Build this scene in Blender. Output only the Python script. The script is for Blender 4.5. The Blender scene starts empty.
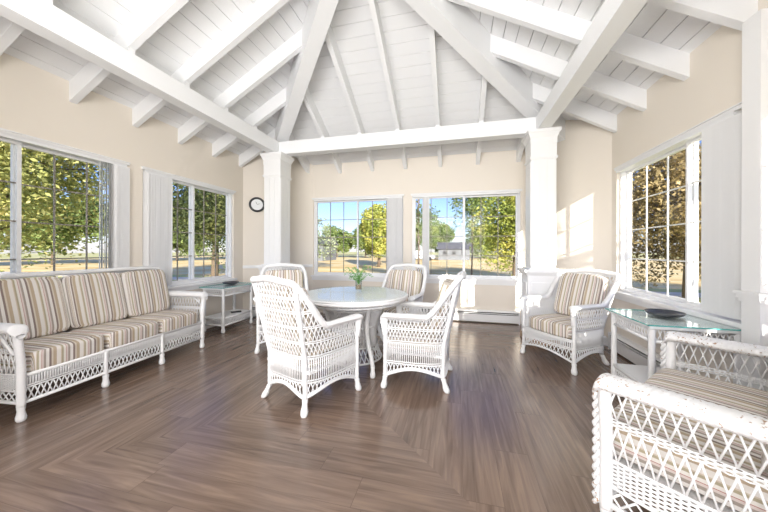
import bpy, math, random
from math import sin, cos, pi, radians, sqrt
from mathutils import Vector, Matrix, noise

# ------------------------------------------------------------------ camera
S = bpy.context.scene
C = S.collection
CAM_H = 1.15
YAW = 0.2432
cd = bpy.data.cameras.new('camera'); cam = bpy.data.objects.new('camera', cd); C.objects.link(cam)
cd.sensor_width = 36.0; cd.sensor_fit = 'HORIZONTAL'; cd.lens = 294.5/768*36.0
cd.shift_y = -5.75/768; cd.clip_start = 0.02; cd.clip_end = 600
cam.matrix_world = Matrix.Translation((0, 0, CAM_H)) @ Matrix.Rotation(YAW, 4, 'Z') @ Matrix.Rotation(pi/2, 4, 'X') @ Matrix.Rotation(0.0028, 4, 'Z')
S.camera = cam
# ------------------------------------------------------------------ view + light
S.view_settings.view_transform = 'Standard'; S.view_settings.look = 'None'
S.view_settings.gamma = 1.0; S.view_settings.use_curve_mapping = False
S.view_settings.exposure = 0.85
wd = bpy.data.worlds.new('sky'); S.world = wd; wd.use_nodes = True
wn = wd.node_tree; wn.nodes.clear()
wo = wn.nodes.new('ShaderNodeOutputWorld'); wb = wn.nodes.new('ShaderNodeBackground'); sk = wn.nodes.new('ShaderNodeTexSky')
sk.sky_type = 'NISHITA'; sk.sun_disc = False; sk.sun_elevation = radians(28); sk.sun_rotation = radians(150)
sk.air_density = 1.0; sk.dust_density = 0.4; sk.ozone_density = 4.0
tn = wn.nodes.new('ShaderNodeMixRGB'); tn.blend_type = 'MULTIPLY'; tn.inputs[0].default_value = 1.0; tn.inputs[2].default_value = (0.90, 0.86, 1.06, 1)
wn.links.new(sk.outputs[0], tn.inputs[1]); wn.links.new(tn.outputs[0], wb.inputs[0]); wn.links.new(wb.outputs[0], wo.inputs[0])
wb.inputs[1].default_value = 0.12
SUN_DIR = Vector((-0.45, 0.893, -0.275))
sd = bpy.data.lights.new('sun', 'SUN'); sun = bpy.data.objects.new('sun', sd); C.objects.link(sun)
sd.energy = 6.5; sd.angle = radians(0.12); sd.color = (1.0, 0.93, 0.82)
sun.rotation_euler = SUN_DIR.to_track_quat('-Z', 'Y').to_euler(); sun.location = (8, -12, 8)
def area(name, loc, target, sx, sy, power, col=(1, 1, 1)):
    l = bpy.data.lights.new(name, 'AREA'); o = bpy.data.objects.new(name, l); C.objects.link(o)
    l.shape = 'RECTANGLE'; l.size = sx; l.size_y = sy; l.energy = power; l.color = col
    o.location = loc; o.rotation_euler = (Vector(target)-Vector(loc)).to_track_quat('-Z', 'Y').to_euler(); return o
area('rear_fill_light', (-0.9, -3.6, 1.5), (-0.9, 3.0, 1.7), 4.2, 2.2, 160, (0.98, 0.985, 1.0))  # added fill lamp, out of view, for even brightness across the room
area('ceiling_fill_light', (-0.87, -0.05, 2.15), (-0.87, 2.6, 4.3), 3.2, 0.4, 47, (1.0, 0.99, 0.97))  # added fill aimed up to brighten the ceiling, no cove fitting here

# ------------------------------------------------------------------ dimensions
L, R, D, F = -3.54, 1.80, 4.99, -0.35
CX, CY, HF = (L+R)/2, (D+F)/2, 2.67
Z_SILL, Z_HEAD = 0.685, 2.085
ZD, SL = 2.73, 0.55            # deck height at the wall and its slope
rnd = random.Random(7)

# ------------------------------------------------------------------ materials
def new_mat(name):
    m = bpy.data.materials.new(name); m.use_nodes = True
    return m, m.node_tree, m.node_tree.nodes['Principled BSDF']
def N(nt, t, **kw):
    n = nt.nodes.new(t)
    for k, v in kw.items(): setattr(n, k, v)
    return n
def bump(nt, b, height, strength=0.3, dist=0.01):
    bn = N(nt, 'ShaderNodeBump'); bn.inputs['Strength'].default_value = strength; bn.inputs['Distance'].default_value = dist
    nt.links.new(height, bn.inputs['Height']); nt.links.new(bn.outputs[0], b.inputs['Normal'])
def math_n(nt, op, a, b=None):
    n = N(nt, 'ShaderNodeMath', operation=op)
    for i, v in enumerate((a, b)):
        if v is None: continue
        if isinstance(v, (int, float)): n.inputs[i].default_value = v
        else: nt.links.new(v, n.inputs[i])
    return n.outputs[0]
def plain(name, col, rough=0.5, nscale=0, nstr=0.1, metallic=0, spec=0.5, var=0.0):
    m, nt, b = new_mat(name)
    b.inputs['Base Color'].default_value = (*col, 1); b.inputs['Roughness'].default_value = rough
    b.inputs['Metallic'].default_value = metallic; b.inputs['Specular IOR Level'].default_value = spec
    if nscale:
        tc = N(nt, 'ShaderNodeTexCoord'); nz = N(nt, 'ShaderNodeTexNoise'); nz.inputs['Scale'].default_value = nscale
        nt.links.new(tc.outputs['Object'], nz.inputs['Vector']); bump(nt, b, nz.outputs[0], nstr, 0.01)
        if var:
            rp = N(nt, 'ShaderNodeMixRGB'); rp.inputs[1].default_value = (*[c*(1-var) for c in col], 1); rp.inputs[2].default_value = (*[min(1, c*(1+var)) for c in col], 1)
            nt.links.new(nz.outputs[0], rp.inputs[0]); nt.links.new(rp.outputs[0], b.inputs['Base Color'])
    return m
M = {}
M['wall'] = plain('cream_wall_paint', (0.82, 0.755, 0.67), 0.7, 60, 0.05)
M['trim'] = plain('white_trim_paint', (0.86, 0.86, 0.865), 0.4, 20, 0.03)
M['ceil'] = plain('white_ceiling_paint', (0.86, 0.865, 0.875), 0.55, 25, 0.08)
M['groove'] = plain('ceiling_groove', (0.30, 0.30, 0.30), 0.8)
M['vinyl'] = plain('white_vinyl_frame', (0.84, 0.845, 0.86), 0.35)
M['muntin'] = plain('muntin_bar', (0.30, 0.27, 0.23), 0.5)
M['wmuntin'] = plain('white_muntin_bar', (0.8, 0.79, 0.76), 0.5)
M['wicker'] = plain('white_painted_wicker', (0.88, 0.88, 0.885), 0.45, 160, 0.25)
M['dark'] = plain('dark_slot', (0.03, 0.03, 0.03), 0.6)
M['black'] = plain('black_plastic', (0.03, 0.032, 0.035), 0.35)
M['face'] = plain('clock_face', (0.82, 0.84, 0.86), 0.4)
M['bowl'] = plain('dark_pewter_bowl', (0.07, 0.072, 0.08), 0.28, 12, 0.1, 0.3)
M['woodtrim'] = plain('brown_wood_baseboard', (0.42, 0.27, 0.17), 0.5, 30, 0.1, var=0.2)
M['dark_block'] = plain('dark_brown_block', (0.06, 0.04, 0.03), 0.5)
M['leafg'] = plain('bright_green_leaf', (0.16, 0.42, 0.08), 0.5)
M['sand'] = plain('tan_pebbles', (0.50, 0.36, 0.22), 0.8, 200, 0.4, var=0.4)
M['bark'] = plain('grey_brown_bark', (0.16, 0.12, 0.09), 0.9, 15, 0.5, var=0.3)
M['house'] = plain('pale_siding', (0.16, 0.17, 0.18), 0.7)
M['roof'] = plain('grey_shingle', (0.10, 0.10, 0.11), 0.8)
M['carw'] = plain('white_car_paint', (0.75, 0.75, 0.76), 0.25)

def worn_wicker():
    m, nt, b = new_mat('worn_white_wicker'); tc = N(nt, 'ShaderNodeTexCoord')
    nz = N(nt, 'ShaderNodeTexNoise'); nz.inputs['Scale'].default_value = 75; nz.inputs['Detail'].default_value = 5
    nz2 = N(nt, 'ShaderNodeTexNoise'); nz2.inputs['Scale'].default_value = 5
    nt.links.new(tc.outputs['Object'], nz.inputs['Vector']); nt.links.new(tc.outputs['Object'], nz2.inputs['Vector'])
    s = math_n(nt, 'ADD', nz.outputs[0], math_n(nt, 'MULTIPLY', nz2.outputs[0], 0.35))
    rp = N(nt, 'ShaderNodeValToRGB'); rp.color_ramp.elements[0].position = 0.775; rp.color_ramp.elements[1].position = 0.85
    rp.color_ramp.elements[0].color = (0.84, 0.84, 0.845, 1); rp.color_ramp.elements[1].color = (0.34, 0.20, 0.11, 1)
    nt.links.new(s, rp.inputs[0]); nt.links.new(rp.outputs[0], b.inputs['Base Color']); b.inputs['Roughness'].default_value = 0.5
    bump(nt, b, nz.outputs[0], 0.4, 0.005); return m
M['worn'] = worn_wicker()

def stripes(name, freq=7.2, off=0.0):
    m, nt, b = new_mat(name); tc = N(nt, 'ShaderNodeTexCoord'); at = N(nt, 'ShaderNodeAttribute', attribute_name='across')
    f = math_n(nt, 'FRACT', math_n(nt, 'ADD', math_n(nt, 'MULTIPLY', at.outputs['Fac'], freq), 10+off))
    rp = N(nt, 'ShaderNodeValToRGB'); cr = rp.color_ramp; cr.interpolation = 'CONSTANT'
    st = [(0, (0.80, 0.76, 0.72)), (0.17, (0.50, 0.40, 0.29)), (0.31, (0.66, 0.60, 0.50)), (0.38, (0.27, 0.21, 0.185)), (0.47, (0.80, 0.765, 0.73)),
          (0.60, (0.38, 0.33, 0.285)), (0.69, (0.70, 0.60, 0.565)), (0.76, (0.46, 0.20, 0.17)), (0.78, (0.78, 0.74, 0.69)), (0.88, (0.44, 0.39, 0.27)), (0.96, (0.64, 0.55, 0.44))]
    while len(cr.elements) < len(st): cr.elements.new(0.5)
    for e, (p, c) in zip(cr.elements, st): e.position = p; e.color = (*c, 1)
    nt.links.new(f, rp.inputs[0]); nt.links.new(rp.outputs[0], b.inputs['Base Color']); b.inputs['Roughness'].default_value = 0.85
    nz = N(nt, 'ShaderNodeTexNoise'); nz.inputs['Scale'].default_value = 9; nt.links.new(tc.outputs['Object'], nz.inputs['Vector']); bump(nt, b, nz.outputs[0], 0.35, 0.03)
    return m
M['stripe'] = stripes('striped_cushion_fabric')
M['stripe2'] = stripes('striped_chair_fabric', 7.2, 0.35)

def floor_mat():
    m, nt, b = new_mat('brown_vinyl_plank'); g = N(nt, 'ShaderNodeNewGeometry'); sx = N(nt, 'ShaderNodeSeparateXYZ'); nt.links.new(g.outputs['Position'], sx.inputs[0])
    u = math_n(nt, 'SUBTRACT', sx.outputs[0], CX); v = math_n(nt, 'SUBTRACT', sx.outputs[1], CY)
    au = math_n(nt, 'ABSOLUTE', u); av = math_n(nt, 'ABSOLUTE', v)
    side = math_n(nt, 'GREATER_THAN', au, av)           # 1: boards run along Y
    def mix(a, c):  # side? a : c
        n = N(nt, 'ShaderNodeMix'); nt.links.new(side, n.inputs[0]); nt.links.new(c, n.inputs[2]); nt.links.new(a, n.inputs[3]); return n.outputs[0]
    across = mix(u, v); along = mix(v, u)
    w = 0.18
    ai = math_n(nt, 'DIVIDE', across, w); row = math_n(nt, 'FLOOR', ai); fr = math_n(nt, 'FRACT', ai)
    wn_ = N(nt, 'ShaderNodeTexWhiteNoise', noise_dimensions='1D'); nt.links.new(row, wn_.inputs['W'])
    al = math_n(nt, 'ADD', math_n(nt, 'DIVIDE', along, 1.1), math_n(nt, 'MULTIPLY', wn_.outputs[0], 7.0)); col = math_n(nt, 'FLOOR', al); fc = math_n(nt, 'FRACT', al)
    wn2 = N(nt, 'ShaderNodeTexWhiteNoise', noise_dimensions='2D'); cb = N(nt, 'ShaderNodeCombineXYZ'); nt.links.new(row, cb.inputs[0]); nt.links.new(col, cb.inputs[1]); nt.links.new(cb.outputs[0], wn2.inputs['Vector'])
    gv = N(nt, 'ShaderNodeCombineXYZ'); nt.links.new(math_n(nt, 'MULTIPLY', across, 26), gv.inputs[0]); nt.links.new(math_n(nt, 'MULTIPLY', along, 1.6), gv.inputs[1]); nt.links.new(math_n(nt, 'MULTIPLY', wn2.outputs[0], 30), gv.inputs[2])
    gn = N(nt, 'ShaderNodeTexNoise'); gn.inputs['Scale'].default_value = 1.3; gn.inputs['Detail'].default_value = 6; gn.inputs['Distortion'].default_value = 0.8; nt.links.new(gv.outputs[0], gn.inputs['Vector'])
    t = math_n(nt, 'ADD', math_n(nt, 'MULTIPLY', gn.outputs[0], 0.9), math_n(nt, 'MULTIPLY', wn2.outputs[0], 0.12))
    rp = N(nt, 'ShaderNodeValToRGB'); rp.color_ramp.elements[0].position = 0.28; rp.color_ramp.elements[0].color = (0.10, 0.064, 0.046, 1); rp.color_ramp.elements[1].position = 0.85; rp.color_ramp.elements[1].color = (0.34, 0.235, 0.175, 1)
    nt.links.new(t, rp.inputs[0])
    e = math_n(nt, 'MINIMUM', math_n(nt, 'GREATER_THAN', fr, 0.008), math_n(nt, 'GREATER_THAN', fc, 0.002))
    mm = N(nt, 'ShaderNodeMixRGB'); mm.inputs[1].default_value = (0.09, 0.060, 0.046, 1); nt.links.new(e, mm.inputs[0]); nt.links.new(rp.outputs[0], mm.inputs[2])
    nt.links.new(mm.outputs[0], b.inputs['Base Color'])
    b.inputs['Roughness'].default_value = 0.20; b.inputs['Specular IOR Level'].default_value = 0.9
    bump(nt, b, gn.outputs[0], 0.18, 0.01); return m
M['floor'] = floor_mat()

def glass(name, tint, gl=0.06, edge=None):
    m, nt, b = new_mat(name); out = nt.nodes['Material Output']
    tr = N(nt, 'ShaderNodeBsdfTransparent'); tr.inputs[0].default_value = (*tint, 1); gs = N(nt, 'ShaderNodeBsdfGlossy'); gs.inputs['Roughness'].default_value = 0.02
    fr = N(nt, 'ShaderNodeLayerWeight'); mx = N(nt, 'ShaderNodeMixShader')
    nt.links.new(math_n(nt, 'MULTIPLY', math_n(nt, 'ADD', math_n(nt, 'POWER', fr.outputs['Facing'], 4.0), 0.04), gl), mx.inputs[0]); nt.links.new(tr.outputs[0], mx.inputs[1]); nt.links.new(gs.outputs[0], mx.inputs[2]); nt.links.new(mx.outputs[0], out.inputs['Surface']); return m
M['pane'] = glass('window_glass', (0.98, 0.985, 0.985), 0.10)
M['tglass'] = glass('green_tinted_table_glass', (0.95, 0.985, 0.985), 0.35)
M['rglass'] = glass('clear_table_glass', (0.975, 0.99, 0.99), 0.2)
M['gedge'] = plain('glass_edge_green', (0.10, 0.42, 0.40), 0.15)
M['vase'] = glass('clear_vase_glass', (0.9, 0.93, 0.93), 0.9)

def blind_mat():
    m, nt, b = new_mat('white_fabric_slat'); out = nt.nodes['Material Output']
    b.inputs['Base Color'].default_value = (0.90, 0.90, 0.905, 1); b.inputs['Roughness'].default_value = 0.6
    tl = N(nt, 'ShaderNodeBsdfTranslucent'); tl.inputs[0].default_value = (0.8, 0.8, 0.81, 1); mx = N(nt, 'ShaderNodeMixShader'); mx.inputs[0].default_value = 0.25
    nt.links.new(b.outputs[0], mx.inputs[1]); nt.links.new(tl.outputs[0], mx.inputs[2]); nt.links.new(mx.outputs[0], out.inputs['Surface']); return m
M['blind'] = blind_mat()

def leaf_mat(name, c1, c2, c3, sc=0.8):
    m, nt, b = new_mat(name); out = nt.nodes['Material Output']; g = N(nt, 'ShaderNodeNewGeometry'); nz = N(nt, 'ShaderNodeTexNoise'); nz.inputs['Scale'].default_value = sc; nz.inputs['Detail'].default_value = 8
    nz.inputs['Roughness'].default_value = 0.75
    nt.links.new(g.outputs['Position'], nz.inputs['Vector']); rp = N(nt, 'ShaderNodeValToRGB'); cr = rp.color_ramp; cr.elements.new(0.5)
    for e, p, c in zip(cr.elements, (0.36, 0.5, 0.64), (c1, c2, c3)): e.position = p; e.color = (*c, 1)
    nt.links.new(nz.outputs[0], rp.inputs[0]); nt.links.new(rp.outputs[0], b.inputs['Base Color']); b.inputs['Roughness'].default_value = 0.6
    tl = N(nt, 'ShaderNodeBsdfTranslucent'); nt.links.new(rp.outputs[0], tl.inputs[0]); mx = N(nt, 'ShaderNodeMixShader'); mx.inputs[0].default_value = 0.35
    nt.links.new(b.outputs[0], mx.inputs[1]); nt.links.new(tl.outputs[0], mx.inputs[2]); nt.links.new(mx.outputs[0], out.inputs['Surface']); return m
M['maple'] = leaf_mat('maple_leaves', (0.14, 0.18, 0.05), (0.46, 0.47, 0.16), (0.90, 0.76, 0.32))
M['green'] = leaf_mat('green_leaves', (0.07, 0.12, 0.03), (0.20, 0.28, 0.08), (0.42, 0.45, 0.16))
M['yellow'] = leaf_mat('yellow_green_leaves', (0.16, 0.22, 0.04), (0.38, 0.42, 0.09), (0.70, 0.62, 0.16))
M['darkleaf'] = leaf_mat('dark_leaves', (0.03, 0.05, 0.02), (0.09, 0.12, 0.04), (0.24, 0.25, 0.08))
M['golden'] = leaf_mat('golden_brown_leaves', (0.10, 0.075, 0.03), (0.34, 0.26, 0.11), (0.70, 0.54, 0.27))
M['willow'] = leaf_mat('grey_green_leaves', (0.16, 0.22, 0.12), (0.34, 0.40, 0.24), (0.55, 0.58, 0.36))

def ground_mat(name, c1, c2, c3, sc):
    m, nt, b = new_mat(name); g = N(nt, 'ShaderNodeNewGeometry'); nz = N(nt, 'ShaderNodeTexNoise'); nz.inputs['Scale'].default_value = sc; nz.inputs['Detail'].default_value = 8
    mp = N(nt, 'ShaderNodeMapping'); mp.inputs['Scale'].default_value = (0.5, 1, 1); nt.links.new(g.outputs['Position'], mp.inputs[0]); nt.links.new(mp.outputs[0], nz.inputs['Vector'])
    rp = N(nt, 'ShaderNodeValToRGB'); cr = rp.color_ramp; cr.elements.new(0.5)
    for e, p, c in zip(cr.elements, (0.35, 0.5, 0.65), (c1, c2, c3)): e.position = p; e.color = (*c, 1)
    nt.links.new(nz.outputs[0], rp.inputs[0]); nt.links.new(rp.outputs[0], b.inputs['Base Color']); b.inputs['Roughness'].default_value = 0.9; bump(nt, b, nz.outputs[0], 0.5, 0.1); return m
M['lawn'] = ground_mat('autumn_lawn', (0.42, 0.42, 0.14), (0.68, 0.64, 0.25), (0.85, 0.74, 0.38), 0.35)
M['field'] = ground_mat('golden_field', (0.75, 0.50, 0.18), (0.92, 0.68, 0.30), (0.95, 0.80, 0.46), 0.5)
M['path'] = ground_mat('pale_gravel_path', (0.6, 0.55, 0.47), (0.72, 0.66, 0.58), (0.8, 0.75, 0.68), 2)

# ------------------------------------------------------------------ mesh helpers
class MB:
    def __init__(s): s.v = []; s.f = []; s.a = {}
    def box(s, a, b):
        x0, y0, z0 = a; x1, y1, z1 = b; n = len(s.v)
        s.v += [(x0, y0, z0), (x1, y0, z0), (x1, y1, z0), (x0, y1, z0), (x0, y0, z1), (x1, y0, z1), (x1, y1, z1), (x0, y1, z1)]
        s.f += [tuple(n+i for i in q) for q in ((3, 2, 1, 0), (4, 5, 6, 7), (0, 1, 5, 4), (1, 2, 6, 5), (2, 3, 7, 6), (3, 0, 4, 7))]; return s
    def hexa(s, p):   # 8 points: bottom loop then top loop
        n = len(s.v); s.v += [tuple(q) for q in p]
        s.f += [tuple(n+i for i in q) for q in ((3, 2, 1, 0), (4, 5, 6, 7), (0, 1, 5, 4), (1, 2, 6, 5), (2, 3, 7, 6), (3, 0, 4, 7))]; return s
    def prism(s, poly, off):  # polygon extruded by vector
        n = len(s.v); k = len(poly); off = Vector(off)
        s.v += [tuple(p) for p in poly] + [tuple(Vector(p)+off) for p in poly]
        s.f += [tuple(n+i for i in range(k)), tuple(n+k+i for i in reversed(range(k)))]
        s.f += [(n+i, n+k+i, n+k+(i+1) % k, n+(i+1) % k) for i in range(k)]; return s
    def bar(s, p, q, w, h):   # rectangular bar, h measured in the plane containing Z
        p, q = Vector(p), Vector(q); d = (q-p).normalized(); sd_ = d.cross(Vector((0, 0, 1)))
        if sd_.length < 1e-4: sd_ = Vector((1, 0, 0))
        sd_.normalize(); up = sd_.cross(d)
        P = []
        for c in (p, q):
            P.append([c-sd_*w/2-up*h/2, c+sd_*w/2-up*h/2, c+sd_*w/2+up*h/2, c-sd_*w/2+up*h/2])
        return s.hexa(P[0]+P[1])
    def tube(s, path, r, k=4, closed=False, caps=True):
        P = [Vector(p) for p in path]; m = len(P)
        if m < 2: return s
        rr = r if isinstance(r, (list, tuple)) else [r]*m
        T = []
        for i in range(m):
            if closed: t = P[(i+1) % m]-P[i-1]
            else: t = P[min(i+1, m-1)]-P[max(i-1, 0)]
            if t.length < 1e-9: t = Vector((0, 0, 1))
            T.append(t.normalized())
        a = Vector((0, 0, 1)) if abs(T[0].z) < 0.9 else Vector((1, 0, 0))
        nrm = T[0].cross(a).normalized(); n = len(s.v)
        for i in range(m):
            nrm = nrm-T[i]*nrm.dot(T[i])
            if nrm.length < 1e-6: nrm = T[i].orthogonal()
            nrm.normalize(); bi = T[i].cross(nrm)
            for j in range(k):
                an = 2*pi*j/k; s.v.append(tuple(P[i]+(nrm*cos(an)+bi*sin(an))*rr[i]))
        for i in range(m if closed else m-1):
            i2 = (i+1) % m
            for j in range(k): s.f.append((n+i*k+j, n+i*k+(j+1) % k, n+i2*k+(j+1) % k, n+i2*k+j))
        if caps and not closed: s.f.append(tuple(n+j for j in reversed(range(k)))); s.f.append(tuple(n+(m-1)*k+j for j in range(k)))
        return s
    def lathe(s, prof, c=(0, 0, 0), k=24, caps=True):
        n = len(s.v)
        for r, z in prof:
            for j in range(k): a = 2*pi*j/k; s.v.append((c[0]+r*cos(a), c[1]+r*sin(a), c[2]+z))
        for i in range(len(prof)-1):
            for j in range(k): s.f.append((n+i*k+j, n+i*k+(j+1) % k, n+(i+1)*k+(j+1) % k, n+(i+1)*k+j))
        if caps: s.f.append(tuple(n+j for j in reversed(range(k)))); s.f.append(tuple(n+(len(prof)-1)*k+j for j in range(k)))
        return s
    def quad(s, a, b, c, d): n = len(s.v); s.v += [tuple(a), tuple(b), tuple(c), tuple(d)]; s.f.append((n, n+1, n+2, n+3)); return s
    def grid(s, fn, nu, nv):
        n = len(s.v)
        for i in range(nu+1):
            for j in range(nv+1): s.v.append(tuple(fn(i/nu, j/nv)))
        for i in range(nu):
            for j in range(nv): a = n+i*(nv+1)+j; s.f.append((a, a+nv+1, a+nv+2, a+1))
        return s
    def cushion(s, c, size, tilt=0.0, k=6, n=12, puff=0.12, axis=2):
        # rounded, slightly puffed box; tilt about X
        base = {}; cx, cy, cz = c; R_ = Matrix.Rotation(tilt, 3, 'X'); th = axis
        def vid(p):
            key = tuple(round(q, 5) for q in p)
            if key in base: return base[key]
            m_ = (abs(p[0])**k+abs(p[1])**k+abs(p[2])**k)**(1/k)
            q = [x/m_ for x in p]; o = [i for i in range(3) if i != th]
            q[th] *= 1+puff*(1-p[o[0]]**2)*(1-p[o[1]]**2)
            v = R_ @ Vector((q[0]*size[0]/2, q[1]*size[1]/2, q[2]*size[2]/2))
            base[key] = len(s.v); s.v.append((v.x+cx, v.y+cy, v.z+cz))
            sd_ = -1 if th == 1 else 1
            s.a[base[key]] = cx+p[0]*size[0]/2+(math.copysign((1-sd_*(-1 if th == 1 else 1)*(-p[1] if th == 1 else p[2]))*size[th]/2, p[0]) if abs(p[0]) > 0.999 else 0); return base[key]
        g = [-1+2*i/n for i in range(n+1)]
        for ax in range(3):
            for sg in (-1, 1):
                for i in range(n):
                    for j in range(n):
                        def P(a, b):
                            p = [0, 0, 0]; p[ax] = sg; p[(ax+1) % 3] = g[a]; p[(ax+2) % 3] = g[b]; return p
                        q = [vid(P(i, j)), vid(P(i+1, j)), vid(P(i+1, j+1)), vid(P(i, j+1))]
                        s.f.append(tuple(q if sg > 0 else reversed(q)))
        return s
    def build(s, name, mat, parent=None, smooth=False):
        me = bpy.data.meshes.new(name); me.from_pydata(s.v, [], s.f); me.materials.append(mat)
        if smooth: me.polygons.foreach_set('use_smooth', [True]*len(me.polygons))
        if s.a:
            at = me.attributes.new('across', 'FLOAT', 'POINT'); at.data.foreach_set('value', [s.a.get(i, 0.0) for i in range(len(s.v))])
        me.update(); o = bpy.data.objects.new(name, me); C.objects.link(o)
        if parent: o.parent = parent
        return o
def tag(o, label, cat, group=None, kind=None):
    if label: o['label'] = label
    if cat: o['category'] = cat
    if group: o['group'] = group
    if kind: o['kind'] = kind
    return o
def struct(o, label=None): o['kind'] = 'structure'; (label and tag(o, label, None)); return o
def empty(name, loc=(0, 0, 0), rz=0): o = bpy.data.objects.new(name, None); C.objects.link(o); o.location = loc; o.rotation_euler = (0, 0, rz); o.empty_display_size = 0.1; return o
def copy_tree(o, parent=None):
    c = o.copy(); C.objects.link(c); c.parent = parent
    for ch in [x for x in o.children]: copy_tree(ch, c)
    return c
def sm(x): x = max(0, min(1, x)); return x*x*(3-2*x)

# ------------------------------------------------------------------ room shell
def wall(name, axis, pos, out, a0, a1, openings, label):
    m = MB(); t = 0.15
    def bx(u0, u1, z0, z1):
        if axis == 'x': m.box((min(pos, pos+out*t), u0, z0), (max(pos, pos+out*t), u1, z1))
        else: m.box((u0, min(pos, pos+out*t), z0), (u1, max(pos, pos+out*t), z1))
    if openings:
        bx(a0, a1, -0.1, Z_SILL); bx(a0, a1, Z_HEAD, ZD+0.04); cur = a0
        for o0, o1 in openings: bx(cur, o0, Z_SILL, Z_HEAD); cur = o1
        bx(cur, a1, Z_SILL, Z_HEAD)
    else: bx(a0, a1, -0.1, ZD+0.04)
    return struct(m.build(name, M['wall']))
CH = 0.702; CW = 0.94
YB = D-CH                       # where side walls meet the back chamfers
XL, XR = L+CW, R-0.80
LW = [(0.86, 2.47), (2.64, 4.08)]
BW = [(-2.59, -0.90), (-0.75, 0.965)]
RW = [(0.55, 2.08), (2.37, 3.97)]
wall('wall_left', 'x', L, -1, 0.4, YB, LW, '')
wall('wall_back', 'y', D, 1, XL, XR, BW, '')
wall('wall_right', 'x', R, 1, 0.4, 4.087, RW, '')
m = MB(); m.box((XL, F-0.15, 2.45), (XR, F, ZD+0.04)); struct(m.build('wall_front', M['wall']))      # left open so the added fill lamp behind the camera shines in
for nm, a, b_ in (('wall_added_shell_left', (L-0.15, -4.6, -0.1), (L, F-0.16, 2.78)), ('wall_added_shell_right', (R, -4.6, -0.1), (R+0.15, F-0.16, 2.78)), ('wall_added_shell_back', (L, -4.6, -0.1), (R, -4.45, 2.78)), ('ceiling_added_shell', (L, -4.45, 2.70), (R, F-0.16, 2.78))):  # unseen shell added around the rear fill lamp, keeps sun and sky out
    struct(MB().box(a, b_).build(nm, M['wall'] if 'wall' in nm else M['ceil']))
struct(MB().box((L, -4.45, -0.12), (R, F-0.2, 0)).build('floor_added_shell', M['floor']))  # floor of the added lamp shell
def deckz(x, y): return ZD+SL*min(x-L, R-x, D-y, y-F)
def chamfer(name, P, Q, outn):
    pts = [(P[0]+(Q[0]-P[0])*i/24, P[1]+(Q[1]-P[1])*i/24) for i in range(25)]
    poly = [(P[0], P[1], -0.1)] + [(x, y, max(deckz(x, y), ZD)+0.04) for x, y in pts] + [(Q[0], Q[1], -0.1)]
    return struct(MB().prism(poly, Vector((outn[0], outn[1], 0)).normalized()*0.15).build(name, M['wall']))
chamfer('wall_back_left', (L, YB), (XL, D), (-CH, CW)); chamfer('wall_back_right', (R, 4.087), (XR, D), (0.903, 0.8))
chamfer('wall_front_left', (XL, F), (L, 0.4), (-.7, -.9)); chamfer('wall_front_right', (R, 0.4), (XR, F), (.7, -.7))
struct(MB().box((L-0.2, F-0.2, -0.12), (R+0.2, D+0.2, 0)).build('floor', M['floor']))

# ceiling: plank planes on the four slopes, real gaps over a dark backing
def slope_pt(side, d, off):
    z = ZD+SL*d
    if side == 0: return Vector((L+d, CY+off, z))
    if side == 1: return Vector((CX+off, D-d, z))
    if side == 2: return Vector((R-d, CY-off, z))
    return Vector((CX-off, F+d, z))
ce = MB(); bk = MB(); bw = 0.125; gp = 0.006
for side in range(4):
    d = -0.3
    while d < HF:
        d1 = min(d+bw-gp, HF); h0, h1 = HF-d, HF-d1
        lo = [slope_pt(side, d, -h0), slope_pt(side, d, h0), slope_pt(side, d1, h1), slope_pt(side, d1, -h1)]
        ce.hexa(lo+[p+Vector((0, 0, 0.018)) for p in lo]); d += bw
    lo = [slope_pt(side, -0.3, -HF-0.3), slope_pt(side, -0.3, HF+0.3), slope_pt(side, HF, 0.0), slope_pt(side, HF, -0.0)]
    lo = [p+Vector((0, 0, 0.014)) for p in lo]
    bk.hexa(lo+[p+Vector((0, 0, 0.05)) for p in lo])
ceiling = struct(ce.build('ceiling', M['ceil']))
bk.build('ceiling_backing', M['groove'], ceiling)
RH = 0.19
def rafter(side, off, w=0.06):
    d1 = HF-abs(off)-0.03
    a = slope_pt(side, 0.0, off); b = slope_pt(side, d1, off)
    wv = (slope_pt(side, 0, off+w/2)-a)
    m = MB().hexa([a-wv-Vector((0, 0, RH)), a+wv-Vector((0, 0, RH)), b+wv-Vector((0, 0, RH)), b-wv-Vector((0, 0, RH)), a-wv, a+wv, b+wv, b-wv])
    o = m.build('rafter', M['ceil'], ceiling)
    p = slope_pt(side, 0.715, off); dd = (slope_pt(side, 1.77, off)-p); dd.z = 0; dd.normalize()
    q = [p+s1*wv+s2*dd*0.012 for s1, s2 in ((-1, -1), (1, -1), (1, 1), (-1, 1))]
    MB().hexa([Vector((v.x, v.y, 2.82)) for v in q]+[Vector((v.x, v.y, ZD+SL*(0.715+s2*0.012)-RH)) for v, s2 in zip(q, (-1, -1, 1, 1))]).build('bearing_block', M['ceil'], o)
for y in (2.0, 2.555, 3.11, 3.665, 4.215, 1.445, 0.89, 0.335): rafter(0, y-CY)
for x in (-2.68, -2.06, -1.45, -0.86, -0.275, 0.32, 0.93): rafter(1, x-CX)
for y in (2.35, 2.9, 3.45, 4.0, 1.8, 1.25, 0.7): rafter(2, CY-y)
for x in (-2.0, -1.4, -0.87, -0.3, 0.3): rafter(3, CX-x)
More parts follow.
